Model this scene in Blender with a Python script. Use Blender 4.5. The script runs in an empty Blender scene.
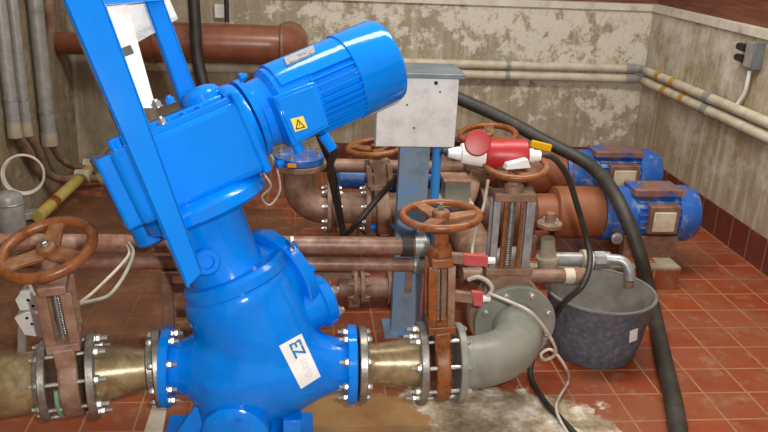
import bpy, bmesh, math, random
from mathutils import Vector as V, Matrix
from mathutils.bvhtree import BVHTree
random.seed(7)
S = bpy.context.scene
COL = S.collection
PI = math.pi
# ------------------------------------------------------------------ camera
F, PITCH, YAW, ROLL, CH = 798.48, .3452, .1102, .0444, 1.65
cp, sp, cy, sy = math.cos(PITCH), math.sin(PITCH), math.cos(YAW), math.sin(YAW)
FWD = V((sy*cp, cy*cp, -sp)); RT = V((cy, -sy, 0)); DN = FWD.cross(RT)
IX = RT*math.cos(ROLL) - DN*math.sin(ROLL); IY = RT*math.sin(ROLL) + DN*math.cos(ROLL)
EYE = V((0, 0, CH))
cd = bpy.data.cameras.new('camera'); cam = bpy.data.objects.new('camera', cd); COL.objects.link(cam)
cd.sensor_width = 36; cd.lens = F/768*36; cd.clip_start = .02
cam.matrix_world = Matrix(((IX.x, -IY.x, -FWD.x, 0), (IX.y, -IY.y, -FWD.y, 0), (IX.z, -IY.z, -FWD.z, CH), (0, 0, 0, 1)))
S.camera = cam
# ------------------------------------------------------------------ light
S.view_settings.view_transform = 'Standard'; S.view_settings.look = 'None'
S.view_settings.exposure = 0.0; S.view_settings.gamma = 1
w = bpy.data.worlds.new('world'); S.world = w; w.use_nodes = True
w.node_tree.nodes['Background'].inputs[0].default_value = (1, .94, .86, 1)
w.node_tree.nodes['Background'].inputs[1].default_value = .5
def lamp(name, kind, loc, energy, color, target=None, **k):
    ld = bpy.data.lights.new(name, kind); ld.energy = energy; ld.color = color
    for a, b in k.items(): setattr(ld, a, b)
    o = bpy.data.objects.new(name, ld); COL.objects.link(o); o.location = loc
    if target is not None: o.rotation_euler = (V(target)-V(loc)).to_track_quat('-Z', 'Y').to_euler()
    return o
lamp('camera_flash', 'SPOT', (.12, 0.0, 1.74), 200, (1, .96, .9), EYE+FWD*3, spot_size=math.radians(100), spot_blend=.5, shadow_soft_size=.02)
lamp('ceiling_tube_lamp', 'AREA', (.9, 3.0, 3.2), 85, (1, .93, .82), (.9, 3.4, 0), shape='RECTANGLE', size=2.4, size_y=.5)

# ------------------------------------------------------------------ helpers
def ray(x, y): return FWD + IX*((x-384)/F) + IY*((y-216)/F)
def at(x, y, Y=None, Z=None, X=None):
    d = ray(x, y)
    t = Y/d.y if Y is not None else ((Z-CH)/d.z if Z is not None else X/d.x)
    return EYE + d*t
def basis(ax):
    ax = V(ax).normalized(); h = V((0, 0, 1)) if abs(ax.z) < .9 else V((1, 0, 0))
    u = h.cross(ax).normalized(); return u, ax.cross(u), ax
def spline(pts, n=8, closed=False):
    pts = [V(p) for p in pts]; out = []; N = len(pts)
    for i in range(N if closed else N-1):
        p = [pts[(i+k) % N] if closed else pts[min(max(i+k, 0), N-1)] for k in (-1, 0, 1, 2)]
        for j in range(n):
            t = j/n
            out.append(.5*((2*p[1]) + (p[2]-p[0])*t + (2*p[0]-5*p[1]+4*p[2]-p[3])*t*t + (3*p[1]-p[0]-3*p[2]+p[3])*t**3))
    if not closed: out.append(pts[-1])
    return out
def arc(c, u, v, r, a0, a1, n=10):
    return [V(c)+V(u)*r*math.cos(a0+(a1-a0)*i/n)+V(v)*r*math.sin(a0+(a1-a0)*i/n) for i in range(n+1)]

class G:
    def __init__(s): s.v = []; s.f = []
    def add(s, vs, fs):
        b = len(s.v); s.v += [V(x) for x in vs]; s.f += [tuple(b+i for i in f) for f in fs]; return s
    def lathe(s, o, ax, prof, n=32, cap=True):
        u, v, a = basis(ax); o = V(o); vs = []; fs = []
        for t, r in prof:
            for i in range(n):
                q = 2*PI*i/n; vs.append(o+a*t+(u*math.cos(q)+v*math.sin(q))*max(r, 1e-4))
        m = len(prof)
        for k in range(m-1):
            for i in range(n):
                j = (i+1) % n; fs.append((k*n+i, k*n+j, (k+1)*n+j, (k+1)*n+i))
        if cap: fs.append(tuple(range(n-1, -1, -1))); fs.append(tuple((m-1)*n+i for i in range(n)))
        return s.add(vs, fs)
    def cyl(s, a, b, r, r2=None, n=24):
        a, b = V(a), V(b); return s.lathe(a, b-a, [(0, r), ((b-a).length, r if r2 is None else r2)], n)
    def disc(s, c, ax, r, t, ch=.004, n=40):
        return s.lathe(V(c)-V(ax).normalized()*t/2, ax, [(0, r-ch), (ch, r), (t-ch, r), (t, r-ch)], n)
    def ringdisc(s, c, ax, r, ri, t, n=40):
        u, v, a = basis(ax); o = V(c); vs = []; fs = []
        P = [(-t/2, ri), (-t/2, r), (t/2, r), (t/2, ri)]
        for tt, rr in P:
            for i in range(n): q = 2*PI*i/n; vs.append(o+a*tt+(u*math.cos(q)+v*math.sin(q))*rr)
        for k in range(4):
            for i in range(n): j = (i+1) % n; k2 = (k+1) % 4; fs.append((k*n+i, k*n+j, k2*n+j, k2*n+i))
        return s.add(vs, fs)
    def box(s, c, hx, hy, hz):
        c = V(c); hx, hy, hz = V(hx), V(hy), V(hz)
        vs = [c+hx*i+hy*j+hz*k for i in (-1, 1) for j in (-1, 1) for k in (-1, 1)]
        return s.add(vs, [(0, 1, 3, 2), (4, 6, 7, 5), (0, 4, 5, 1), (2, 3, 7, 6), (0, 2, 6, 4), (1, 5, 7, 3)])
    def bx(s, lo, hi):
        lo, hi = V(lo), V(hi); c = (lo+hi)/2; h = (hi-lo)/2
        return s.box(c, (h.x, 0, 0), (0, h.y, 0), (0, 0, h.z))
    def bar(s, a, b, wv, tv):   # bar from a to b, half width vector wv and half thickness tv
        a, b = V(a), V(b); return s.box((a+b)/2, (b-a)/2, wv, tv)
    def prism(s, pts, th):
        n = len(pts); th = V(th); vs = [V(p) for p in pts]+[V(p)+th for p in pts]
        return s.add(vs, [tuple(range(n-1, -1, -1)), tuple(range(n, 2*n))]+[(i, (i+1) % n, n+(i+1) % n, n+i) for i in range(n)])
    def tube(s, pts, r, n=10, closed=False):
        pts = [V(p) for p in pts]; N = len(pts); vs = []; fs = []
        T = []
        for i in range(N):
            a = pts[(i-1) % N] if (closed or i > 0) else pts[i]; b = pts[(i+1) % N] if (closed or i < N-1) else pts[i]
            T.append((b-a).normalized())
        u = basis(T[0])[0]
        for i in range(N):
            u = (u-T[i]*u.dot(T[i])).normalized(); v = T[i].cross(u); rr = r[i] if isinstance(r, (list, tuple)) else r
            for k in range(n): q = 2*PI*k/n; vs.append(pts[i]+(u*math.cos(q)+v*math.sin(q))*rr)
        for i in range(N if closed else N-1):
            j = (i+1) % N
            for k in range(n): l = (k+1) % n; fs.append((i*n+k, i*n+l, j*n+l, j*n+k))
        if not closed: fs.append(tuple(range(n-1, -1, -1))); fs.append(tuple((N-1)*n+k for k in range(n)))
        return s.add(vs, fs)
    def torus(s, c, ax, R, r, n=48, m=10, sq=1.0):
        u, v, a = basis(ax); c = V(c); vs = []; fs = []
        for i in range(n):
            q = 2*PI*i/n; d = u*math.cos(q)+v*math.sin(q)
            for k in range(m):
                p = 2*PI*k/m; vs.append(c+d*(R+r*math.cos(p))+a*r*sq*math.sin(p))
        for i in range(n):
            for k in range(m):
                j = (i+1) % n; l = (k+1) % m; fs.append((i*m+k, j*m+k, j*m+l, i*m+l))
        return s.add(vs, fs)
    def hexbolt(s, p, ax, r=.012, h=.012, stud=0, sr=None, washer=True):
        a = V(ax).normalized(); p = V(p)
        if washer: s.lathe(p, a, [(0, r*1.25), (.002, r*1.25)], 14)
        s.lathe(p+a*.002, a, [(0, r), (h*.8, r), (h, r*.85)], 6)
        if stud: s.lathe(p+a*h, a, [(0, sr or r*.55), (stud, sr or r*.55)], 10)
        return s
    def mesh(s, name, off=(0, 0, 0), smooth=35):
        me = bpy.data.meshes.new(name); off = V(off)
        me.from_pydata([tuple(x-off) for x in s.v], [], s.f)
        bm = bmesh.new(); bm.from_mesh(me); bmesh.ops.recalc_face_normals(bm, faces=bm.faces); bm.to_mesh(me); bm.free()
        if smooth: me.shade_smooth(); me.set_sharp_from_angle(angle=math.radians(smooth))
        return me
    def build(s, name, mat, parent=None, bevel=0, smooth=35, remesh=0, loc=None, seg=2):
        if parent is not None: off = wloc(parent)
        elif loc is not None: off = V(loc)
        else:
            lo = [min(q[i] for q in s.v) for i in range(3)]; hi = [max(q[i] for q in s.v) for i in range(3)]
            off = V(((lo[0]+hi[0])/2, (lo[1]+hi[1])/2, lo[2]))
        me = s.mesh(name, off, smooth)
        o = bpy.data.objects.new(name, me); COL.objects.link(o)
        if remesh:
            r = o.modifiers.new('r', 'REMESH'); r.mode = 'VOXEL'; r.voxel_size = remesh
            sm = o.modifiers.new('s', 'SMOOTH'); sm.factor = .5; sm.iterations = 10
            dg = bpy.context.evaluated_depsgraph_get(); me2 = bpy.data.meshes.new_from_object(o.evaluated_get(dg))
            o.modifiers.clear(); o.data = me2; me2.shade_smooth(); me2.name = name
        if bevel:
            b = o.modifiers.new('b', 'BEVEL'); b.width = bevel; b.segments = seg; b.limit_method = 'ANGLE'; b.angle_limit = math.radians(40)
        o.data.materials.clear(); o.data.materials.append(mat)
        o.location = off
        if parent is not None: o.parent = parent; o.location = off-wloc(parent)
        WL[o.name] = off
        return o
WL = {}
def wloc(o): return WL[o.name]
def tag(o, label=None, cat=None, group=None, kind=None):
    for k, v in (('label', label), ('category', cat), ('group', group), ('kind', kind)):
        if v: o[k] = v
    return o
def thing(name, loc, label, cat, group=None):
    o = bpy.data.objects.new(name, None); COL.objects.link(o); o.location = V(loc); WL[o.name] = V(loc); o.empty_display_size = .05
    return tag(o, label, cat, group)
def struct(o): o['kind'] = 'structure'; return o

# ------------------------------------------------------------------ materials
def lin(h):
    h = h.lstrip('#'); r = []
    for i in (0, 2, 4):
        c = int(h[i:i+2], 16)/255; r.append(c/12.92 if c <= .04045 else ((c+.055)/1.055)**2.4)
    return (*r, 1)
class MT:
    def __init__(s, name, rough=.5, metal=0, spec=.5):
        s.m = bpy.data.materials.new(name); s.m.use_nodes = True; s.t = s.m.node_tree; s.b = s.t.nodes['Principled BSDF']
        s.b.inputs['Roughness'].default_value = rough; s.b.inputs['Metallic'].default_value = metal
        s.b.inputs['Specular IOR Level'].default_value = spec
        s.co = s.t.nodes.new('ShaderNodeTexCoord').outputs['Object']
    def n(s, k, **p):
        x = s.t.nodes.new(k)
        for a, b in p.items(): setattr(x, a, b)
        return x
    def l(s, a, b): s.t.links.new(a, b)
    def map(s, sc=(1, 1, 1), loc=(0, 0, 0), rot=(0, 0, 0)):
        x = s.n('ShaderNodeMapping'); x.inputs['Scale'].default_value = sc; x.inputs['Location'].default_value = loc; x.inputs['Rotation'].default_value = rot
        s.l(s.co, x.inputs[0]); return x.outputs[0]
    def noise(s, scale, detail=4, rough=.6, vec=None, dist=0):
        x = s.n('ShaderNodeTexNoise'); x.inputs['Scale'].default_value = scale; x.inputs['Detail'].default_value = detail
        x.inputs['Roughness'].default_value = rough; x.inputs['Distortion'].default_value = dist
        s.l(vec or s.co, x.inputs['Vector']); return x.outputs['Fac']
    def ramp(s, fac, stops):
        x = s.n('ShaderNodeValToRGB'); e = x.color_ramp.elements
        while len(e) < len(stops): e.new(.5)
        for q, (p, c) in zip(e, stops): q.position = p; q.color = lin(c) if isinstance(c, str) else (c, c, c, 1)
        s.l(fac, x.inputs[0]); return x.outputs[0]
    def mix(s, fac, a, b, mode='MIX'):
        x = s.n('ShaderNodeMix', data_type='RGBA', blend_type=mode)
        for sock, val in ((x.inputs[0], fac), (x.inputs[6], a), (x.inputs[7], b)):
            if isinstance(val, str): sock.default_value = lin(val)
            elif isinstance(val, (int, float)): sock.default_value = val
            else: s.l(val, sock)
        return x.outputs[2]
    def math(s, op, a, b=0):
        x = s.n('ShaderNodeMath', operation=op)
        for i, val in enumerate((a, b)):
            if isinstance(val, (int, float)): x.inputs[i].default_value = val
            else: s.l(val, x.inputs[i])
        return x.outputs[0]
    def color(s, c): s.l(c, s.b.inputs['Base Color']) if not isinstance(c, str) else setattr(s.b.inputs['Base Color'], 'default_value', lin(c)); return s
    def rough(s, r): s.l(r, s.b.inputs['Roughness']); return s
    def bump(s, h, strength=.3, dist=.01):
        x = s.n('ShaderNodeBump'); x.inputs['Strength'].default_value = strength; x.inputs['Distance'].default_value = dist
        s.l(h, x.inputs['Height']); s.l(x.outputs[0], s.b.inputs['Normal']); return s
def simple(name, stops, scale=12, rough=.5, metal=0, bump=0, detail=5, bscale=None, spec=.5, dist=.004, wob=0):
    m = MT(name, rough, metal, spec); f = m.noise(scale, detail, .65, dist=wob)
    m.color(m.ramp(f, stops) if not isinstance(stops, str) else stops)
    if bump: m.bump(m.noise(bscale or scale*3, 6), bump, dist)
    return m.m
M = {}
M['blue'] = simple('blue_gloss_paint', [(.3, '#0275dc'), (.6, '#0280ea'), (.8, '#048af2')], 9, .14, 0, .2, 3, 30, dist=.006, spec=.4)
M['blue_smooth'] = simple('blue_smooth_paint', [(.3, '#027ae2'), (.7, '#0382ea')], 6, .1, 0, 0, spec=.3)
M['rust'] = simple('brown_primer', [(.25, '#5f4536'), (.42, '#7d5e4b'), (.6, '#957663'), (.75, '#ab9385'), (.88, '#bcaca2')], 14, .5, .0, .3, 6, 40)
M['rust_pipe'] = simple('brown_painted_pipe', [(.25, '#6e4a3c'), (.45, '#8a6150'), (.62, '#a3806f'), (.78, '#c0aca0')], 15, .4, 0, .15, 6, 40)
M['bigpipe'] = simple('red_brown_pipe', [(.25, '#6a3a28'), (.5, '#84503a'), (.75, '#946049')], 6, .3, 0, .1, 5, 30)
M['orange'] = simple('worn_orange_paint', [(.28, '#4c2f1c'), (.42, '#744322'), (.54, '#8f5124'), (.62, '#7d5236'), (.74, '#8b7a6c')], 26, .36, 0, .25, 6, 50)
M['dusty'] = simple('dusty_orange_brown', [(.3, '#633c25'), (.48, '#82512f'), (.62, '#93694d'), (.78, '#a58f80')], 16, .5, 0, .25, 6, 50)
M['guard'] = simple('orange_brown_guard', [(.25, '#6b3f28'), (.5, '#8e5232'), (.75, '#8d6148')], 7, .5, 0, .1, 5)
M['brass'] = simple('tan_stained_pipe', [(.25, '#54462f'), (.42, '#7b6846'), (.55, '#93815e'), (.68, '#a69777'), (.82, '#a5752f')], 13, .3, .2, .15, 6, 50, wob=.6)
M['steel'] = simple('worn_steel', [(.25, '#6b675f'), (.5, '#96938b'), (.75, '#b9b6ae')], 25, .35, .7, .3, 6, 60)
M['bolt'] = simple('zinc_bolt', [(.3, '#a3a29d'), (.7, '#d6d6d2')], 40, .28, .75)
M['grey'] = simple('grey_paint', [(.25, '#6c6e66'), (.5, '#81837a'), (.8, '#929489')], 8, .4, 0, .12, 5, 40)
M['galv'] = simple('galvanised_steel', [(.25, '#83858a'), (.5, '#a2a4a6'), (.8, '#c2c3c2')], 22, .4, .55, .1, 5)
M['conduit'] = simple('grey_conduit', [(.25, '#868886'), (.55, '#a09f9b'), (.8, '#b8b5ae')], 18, .4, .25, .1, 5)
M['bluegrey'] = simple('blue_grey_steel', [(.3, '#6b8096'), (.47, '#8296a9'), (.58, '#6a94c6'), (.75, '#a3adb5')], 9, .4, .1, .1, 5)
M['hood'] = simple('weathered_zinc_sheet', [(.3, '#64727c'), (.55, '#7f8c93'), (.8, '#98a2a6')], 8, .35, .5, .05)
M['plate'] = simple('scuffed_white_plate', [(.2, '#8d8a85'), (.36, '#cfccc8'), (.5, '#e2e1df'), (.9, '#efeeec')], 11, .4, .1, .05, 8)
M['white'] = simple('white_plastic', [(.3, '#dcdcdc'), (.7, '#f0f0f0')], 5, .35)
M['cream'] = simple('cream_paint', [(.25, '#a1937a'), (.5, '#c9bfa9'), (.8, '#dcd5c4')], 9, .5, 0, .2, 6)
M['red'] = simple('red_plastic', [(.3, '#a01820'), (.7, '#ae2026')], 5, .4)
M['redtag'] = simple('red_tag_plastic', [(.3, '#b8474a'), (.7, '#c85c5d')], 12, .45)
M['rubber'] = simple('black_rubber', [(.3, '#26241f'), (.55, '#35322c'), (.8, '#4d4942')], 9, .55, 0, .2, 6, 60)
M['black'] = simple('black_cable', [(.3, '#1c1a19'), (.7, '#383431')], 12, .5)
M['cable'] = simple('dirty_white_cable', [(.3, '#a99c90'), (.7, '#d9d0c6')], 14, .5)
M['greycable'] = simple('grey_cable', [(.3, '#8d8a7c'), (.7, '#b6b3a6')], 14, .5)
M['yellow'] = simple('yellow_plastic', [(.3, '#d9a411'), (.7, '#e9b91a')], 6, .4)
M['ypipe'] = simple('yellowed_pipe', [(.25, '#8f7a2f'), (.5, '#b5a052'), (.8, '#c4b674')], 12, .5, 0, .1)
M['ytape'] = simple('amber_tape', [(.3, '#a97a22'), (.7, '#c79a3c')], 12, .5)
M['bucket'] = simple('scuffed_grey_rubber', [(.3, '#4a515b'), (.5, '#5b626d'), (.64, '#6f7680'), (.78, '#a6aaae')], 40, .5, 0, .15, 9, 60)
M['bucketin'] = simple('dusty_bucket_inside', [(.25, '#54524e'), (.5, '#6e6b66'), (.8, '#85817b')], 10, .7, 0, .1)
M['brownleg'] = simple('brown_bracket_paint', [(.25, '#5e4637'), (.5, '#7c604f'), (.8, '#9c8373')], 12, .55, 0, .2)
M['collar'] = simple('beige_collar', [(.3, '#8d8270'), (.6, '#a79b88'), (.8, '#b9af9f')], 12, .5)
M['label'] = simple('white_label', '#efefef', 5, .35)
M['bluetext'] = simple('blue_print', '#1d7fc0', 5, .4)
M['paletext'] = simple('pale_print', '#dfdde8', 5, .4)
M['ink'] = simple('black_print', '#161616', 5, .4)
M['sticker'] = simple('yellow_sticker', '#f0d24a', 5, .35)
M['silver'] = simple('silver_nameplate', [(.35, '#8f9396'), (.5, '#c2c4c6'), (.65, '#777b80')], 60, .35, .5)
M['green'] = simple('green_gasket', '#6f9f86', 8, .5)
M['otag'] = simple('orange_tag', '#e0941a', 8, .5)
M['navy'] = simple('dirty_blue_housing', [(.3, '#23406f'), (.5, '#2a5596'), (.62, '#3f73b8'), (.78, '#6f665c')], 9, .45)
M['bluepipe'] = simple('light_blue_tube', [(.3, '#2c86d8'), (.7, '#3f97e4')], 8, .4)
M['concrete'] = simple('grey_concrete', [(.3, '#7d7466'), (.6, '#9a907e'), (.8, '#b1a792')], 9, .8, 0, .3)
M['whitedeposit'] = simple('white_plaster', [(.3, '#c9c2b6'), (.7, '#e6e1d8')], 9, .8, 0, .3)
# peeling blue paint over brown primer
m = MT('peeling_blue_motor', .42); f = m.noise(9, 8, .7, dist=.4)
m.color(m.mix(m.ramp(f, [(.52, 0.), (.55, 1.)]), m.ramp(m.noise(14, 5), [(.3, '#6f4a3c'), (.7, '#8d6a5c')]), m.ramp(m.noise(30, 5), [(.3, '#1d50a5'), (.6, '#2c63b8'), (.72, '#98a3b5')])))
m.bump(f, .3, .003); M['peel'] = m.m
m = MT('mostly_blue_motor', .42); f = m.noise(9, 8, .7, dist=.4)
m.color(m.mix(m.ramp(f, [(.41, 0.), (.44, 1.)]), m.ramp(m.noise(14, 5), [(.3, '#6f4a3c'), (.7, '#8d6a5c')]), m.ramp(m.noise(16, 7), [(.3, '#2054a8'), (.55, '#2e66ba'), (.68, '#8a9aba')])))
m.bump(f, .3, .003); M['peelblue'] = m.m
m = MT('mostly_brown_casing', .5); f = m.noise(6, 8, .7, dist=.4)
m.color(m.mix(m.ramp(f, [(.6, 0.), (.63, 1.)]), m.ramp(m.noise(14, 6), [(.25, '#5c4132'), (.5, '#7a5746'), (.8, '#9b7f70')]), '#2a62b8'))
m.bump(m.noise(30, 6), .3, .005); M['casing'] = m.m
# tiled floor
TS = .1777
def brick(m, vec, w, h, mortar, c1, c2, cm):
    b = m.n('ShaderNodeTexBrick'); b.offset = 0; b.squash = 1
    for k, v in (('Scale', 1.), ('Mortar Size', mortar), ('Mortar Smooth', .25), ('Bias', 0.), ('Brick Width', w), ('Row Height', h)): b.inputs[k].default_value = v
    for k, v in (('Color1', c1), ('Color2', c2), ('Mortar', cm)):
        b.inputs[k].default_value = lin(v)
    m.l(vec, b.inputs['Vector']); return b
m = MT('red_quarry_tiles', .42)
b = brick(m, m.map(loc=(-1.2106+20*TS, -2.7359+20*TS, 0)), TS, TS, .0045, '#94401f', '#843619', '#a87e58')
c = b.outputs['Color']
c = m.mix(m.ramp(m.noise(3.1, 7, .65), [(.42, 0.), (.62, .7)]), c, '#895a41')           # dust film
c = m.mix(m.ramp(m.noise(17, 7, .7), [(.5, 0.), (.8, .45)]), c, '#6b3524')
c = m.mix(m.ramp(m.noise(9, 8, .7), [(.54, 0.), (.7, .5)]), c, '#a8866a')
# limescale and cement spill around the foot of the grey elbow
sep = m.n('ShaderNodeSeparateXYZ'); m.l(m.co, sep.inputs[0])
def blob(cx, cyy, rx, ry):
    dx = m.math('DIVIDE', m.math('SUBTRACT', sep.outputs[0], cx), rx); dy = m.math('DIVIDE', m.math('SUBTRACT', sep.outputs[1], cyy), ry)
    r = m.math('SQRT', m.math('ADD', m.math('MULTIPLY', dx, dx), m.math('MULTIPLY', dy, dy)))
    return m.math('ADD', r, m.math('MULTIPLY', m.math('SUBTRACT', m.noise(9, 7, .65), .5), 1.1))
msk = m.ramp(blob(.62, 2.30, .54, .34), [(.93, 1.), (1.0, 0.)])
spill = m.ramp(m.noise(6, 12, .74), [(.34, '#463c32'), (.41, '#85765f'), (.49, '#a3937b'), (.55, '#c2b6a3'), (.63, '#e8e2d7')])
c = m.mix(msk, c, spill)
msk2 = m.ramp(blob(.22, 2.42, .26, .2), [(.9, 1.), (1.05, 0.)])
c = m.mix(msk2, c, m.ramp(m.noise(6, 7), [(.3, '#8a6238'), (.6, '#a37f52'), (.8, '#b5966c')]))
# darker brown mottling over the tiles towards the left rear of the room
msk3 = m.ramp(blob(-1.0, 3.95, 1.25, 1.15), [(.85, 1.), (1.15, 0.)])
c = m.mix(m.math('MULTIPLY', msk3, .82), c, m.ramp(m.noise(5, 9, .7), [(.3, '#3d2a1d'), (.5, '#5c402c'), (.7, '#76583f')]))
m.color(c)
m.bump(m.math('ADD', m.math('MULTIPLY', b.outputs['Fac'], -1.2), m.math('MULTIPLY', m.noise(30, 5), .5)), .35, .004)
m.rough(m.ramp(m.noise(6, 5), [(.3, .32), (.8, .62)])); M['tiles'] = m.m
def skirt_mat(name, axis_shift, rot):
    m = MT(name, .4)
    b = brick(m, m.map(loc=axis_shift, rot=rot), TS, 2.0, .003, '#6a3329', '#5d2c24', '#9a7f70')
    m.color(m.mix(m.ramp(m.noise(8, 6), [(.5, 0.), (.85, .4)]), b.outputs['Color'], '#80503f')); return m.m
# walls
def wall_mat(name, base, streak, white, wlo, whi, pit, scale=4.5, zb=.0, xb=.0, ss=1.0):
    m = MT(name, .85, 0, .2)
    big = m.noise(1.7, 6, .65)
    c = m.ramp(m.noise(5, 8, .7), [(.28, base[0]), (.5, base[1]), (.72, base[2])])
    st = m.noise(5, 6, .65, m.map((3, 3, .2)))
    c = m.mix(m.ramp(st, [(.4, 0.), (.64, .85*ss)]), c, streak)
    st2 = m.noise(7, 7, .7, m.map((3.4, 3.4, .16), (3, 1, 0)))
    c = m.mix(m.ramp(st2, [(.52, 0.), (.7, .45*ss)]), c, white)
    pt = m.math('ADD', m.math('MULTIPLY', m.noise(scale, 10, .78), .7), m.math('MULTIPLY', big, .42))
    if zb:
        sp0 = m.n('ShaderNodeSeparateXYZ'); m.l(m.co, sp0.inputs[0]); pt = m.math('ADD', pt, m.math('MULTIPLY', m.math('SUBTRACT', sp0.outputs[2], .75), zb)); pt = m.math('ADD', pt, m.math('MULTIPLY', m.math('SUBTRACT', sp0.outputs[0], .9), xb))
    c = m.mix(m.ramp(pt, [(wlo, 0.), (whi, .85)]), c, white)
    sp_ = m.noise(42, 6, .75)
    c = m.mix(m.ramp(sp_, [(.3, .55), (.44, 0.)]), c, pit)
    m.color(c); m.bump(m.math('ADD', m.noise(22, 8, .7), m.math('MULTIPLY', pt, 1.2)), .45, .012); return m.m
M['wallB'] = wall_mat('flaking_back_wall', ('#8d8171', '#a79c88', '#bcb2a0'), '#978b74', '#ddd7cb', .585, .635, '#71675a', 8, .16, .05)
M['wallR'] = wall_mat('streaked_right_wall', ('#94897a', '#aea38f', '#c2b8a6'), '#98835f', '#ddd7cb', .53, .68, '#776a54', 3.2, .08)
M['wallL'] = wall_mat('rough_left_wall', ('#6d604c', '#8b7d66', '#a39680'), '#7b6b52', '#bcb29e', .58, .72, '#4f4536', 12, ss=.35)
M['board'] = simple('brown_boarding', [(.3, '#5d3220'), (.5, '#74432b'), (.75, '#83523a')], 6, .6, 0, .2)
m = MT('brown_boarding_grain', .6); f = m.noise(6, 6, .6, m.map((.5, .5, 9)))
m.color(m.ramp(f, [(.3, '#56301f'), (.5, '#6d3f29'), (.75, '#85553c')])); m.bump(f, .3); M['board'] = m.m
M['trim'] = simple('chalky_white_trim', [(.25, '#a89c88'), (.45, '#cdc6b8'), (.8, '#e3dfd5')], 9, .7, 0, .3, 7)
M['skirtR'] = skirt_mat('maroon_skirting_side', (-4.436+20*TS, .5, 0), (0, 0, -PI/2))
M['skirtB'] = skirt_mat('maroon_skirting_rear', (20*TS, .5, 0), (0, 0, 0))

# ------------------------------------------------------------------ setting
XW, YB, XL, HL, HS = 2.476, 5.614, -1.56, 1.18, .179
def setbox(name, lo, hi, mat): return struct(G().bx(lo, hi).build(name, mat, loc=(0, 0, 0), smooth=0))
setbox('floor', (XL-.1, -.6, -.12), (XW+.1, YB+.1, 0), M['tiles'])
setbox('wall_back', (XL-.15, YB, -.12), (XW+.15, YB+.15, HL), M['wallB'])
setbox('wall_right', (XW, -.6, -.12), (XW+.15, YB, HL), M['wallR'])
setbox('wall_left', (XL-.15, -.6, -.12), (XL, YB, HL+.9), M['wallL'])
setbox('trim_1', (XL, YB-.02, HL), (XW-.02, YB+.15, HL+.045), M['trim'])
setbox('trim_2', (XW-.02, -.6, HL), (XW+.15, YB+.15, HL+.045), M['trim'])
setbox('wall_upper_back', (XL, YB+.05, HL+.045), (XW+.05, YB+.15, 1.9), M['board'])
setbox('wall_upper_right', (XW+.05, -.6, HL+.045), (XW+.15, YB+.15, 1.9), M['board'])
o = setbox('baseboard_right', (XW-.012, -.6, 0), (XW, YB, HS), M['skirtR'])
o = setbox('baseboard_back', (.2, YB-.012, 0), (XW-.012, YB, HS), M['skirtB'])

# ------------------------------------------------------------------ reusable builders
def bolts(c, ax, Rb, n, parent, r=.012, h=.012, stud=.012, phase=.39, mat='bolt', flip=False):
    u, v, a = basis(ax); a = -a if flip else a
    for i in range(n):
        q = phase+2*PI*i/n
        G().hexbolt(V(c)+(u*math.cos(q)+v*math.sin(q))*Rb, a, r, h, stud).build('bolt', M[mat], parent)
def handwheel(c, ax, R, r, parent, mat='orange', spokes=3, phase=0.3, hub=.028):
    u, v, a = basis(ax); c = V(c); g = G()
    g.torus(c, a, R-r, r, 56, 12, 1.0)
    hw = g.build('handwheel', M[mat], parent); g = G()
    g.lathe(c-a*.03, a, [(0, hub*.8), (.012, hub), (.042, hub), (.048, hub*.75)], 20)
    for i in range(spokes):
        q = phase+2*PI*i/spokes; d = u*math.cos(q)+v*math.sin(q); s = a.cross(d)
        p0 = c+d*hub*.7-a*.008; p1 = c+d*(R-r)
        g.prism([p0+s*R*.2-a*.009, p0-s*R*.2-a*.009, p1-s*R*.15-a*.006, p1+s*R*.15-a*.006], a*.014)
        g.prism([p0+s*.005, p0-s*.005, p1-s*.005, p1+s*.005], -a*.016)
    g.build('spokes', M['dusty'], hw, bevel=.003)
    G().hexbolt(c+a*.018, a, .011, .01, .008).build('nut', M['steel'], hw)
    return hw
def pipe_flange(c, ax, R, t, mat, parent, name='flange', n=8, Rb=None, bolt=True, flip=False, phase=.39, r=.012, stud=.012, bmat='bolt'):
    fl = G().disc(c, ax, R, t, .003, 48).build(name, M[mat], parent)
    if bolt: bolts(V(c)+V(ax).normalized()*(t/2 if not flip else -t/2), ax, Rb or R*.82, n, fl, r, .012, stud, phase, bmat, flip)
    return fl

# ------------------------------------------------------------------ the blue macerator
def frame(t, l, s):
    t, l, s = (math.radians(q) for q in (t, l, s))
    A = V((-math.sin(t)*math.cos(l), math.sin(l), math.cos(t)*math.cos(l))); u0 = V((math.cos(t), 0, math.sin(t))); w0 = A.cross(u0)
    Mx = u0*math.cos(s)+w0*math.sin(s); return A, Mx, A.cross(Mx)
AX, MX, WX = frame(23, 6, 22)
PZ = .293; PY = 2.31
C0 = at(265, 365, Y=PY)
def L(m_, w_, a_): return C0+MX*m_+WX*w_+AX*a_
def lp(x, y, w_):      # pixel of the photograph to a point of the machine's own plane at offset w
    d = ray(x, y); P0 = C0+WX*w_; t = (P0-EYE).dot(WX)/d.dot(WX); return EYE+d*t
mac = thing('sewage_macerator', (C0.x, C0.y, 0), 'large bright blue macerator with tilted gearbox and electric motor in the front pipeline', 'machine')
xL, xR = at(168, 368, Y=PY).x, at(351, 362, Y=PY).x
XD = V((1, 0, 0))
g = G()
g.lathe((xL, PY, PZ), XD, [(0, .086), (.05, .088), (.1, .125), (.17, .172), (.25, .19), (.33, .185), (.42, .15), (.5, .105), (xR-xL-.05, .09), (xR-xL, .086)], 40)
g.lathe(L(.022, 0, -.02), AX, [(0, .15), (.06, .178), (.16, .182), (.28, .18), (.32, .172)], 48)
bc = at(243, 400, Y=PY)
g.lathe((bc.x, PY-.02, .02), (0, 0, 1), [(0, .13), (.08, .14), (.2, .16), (.3, .17)], 40)
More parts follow.
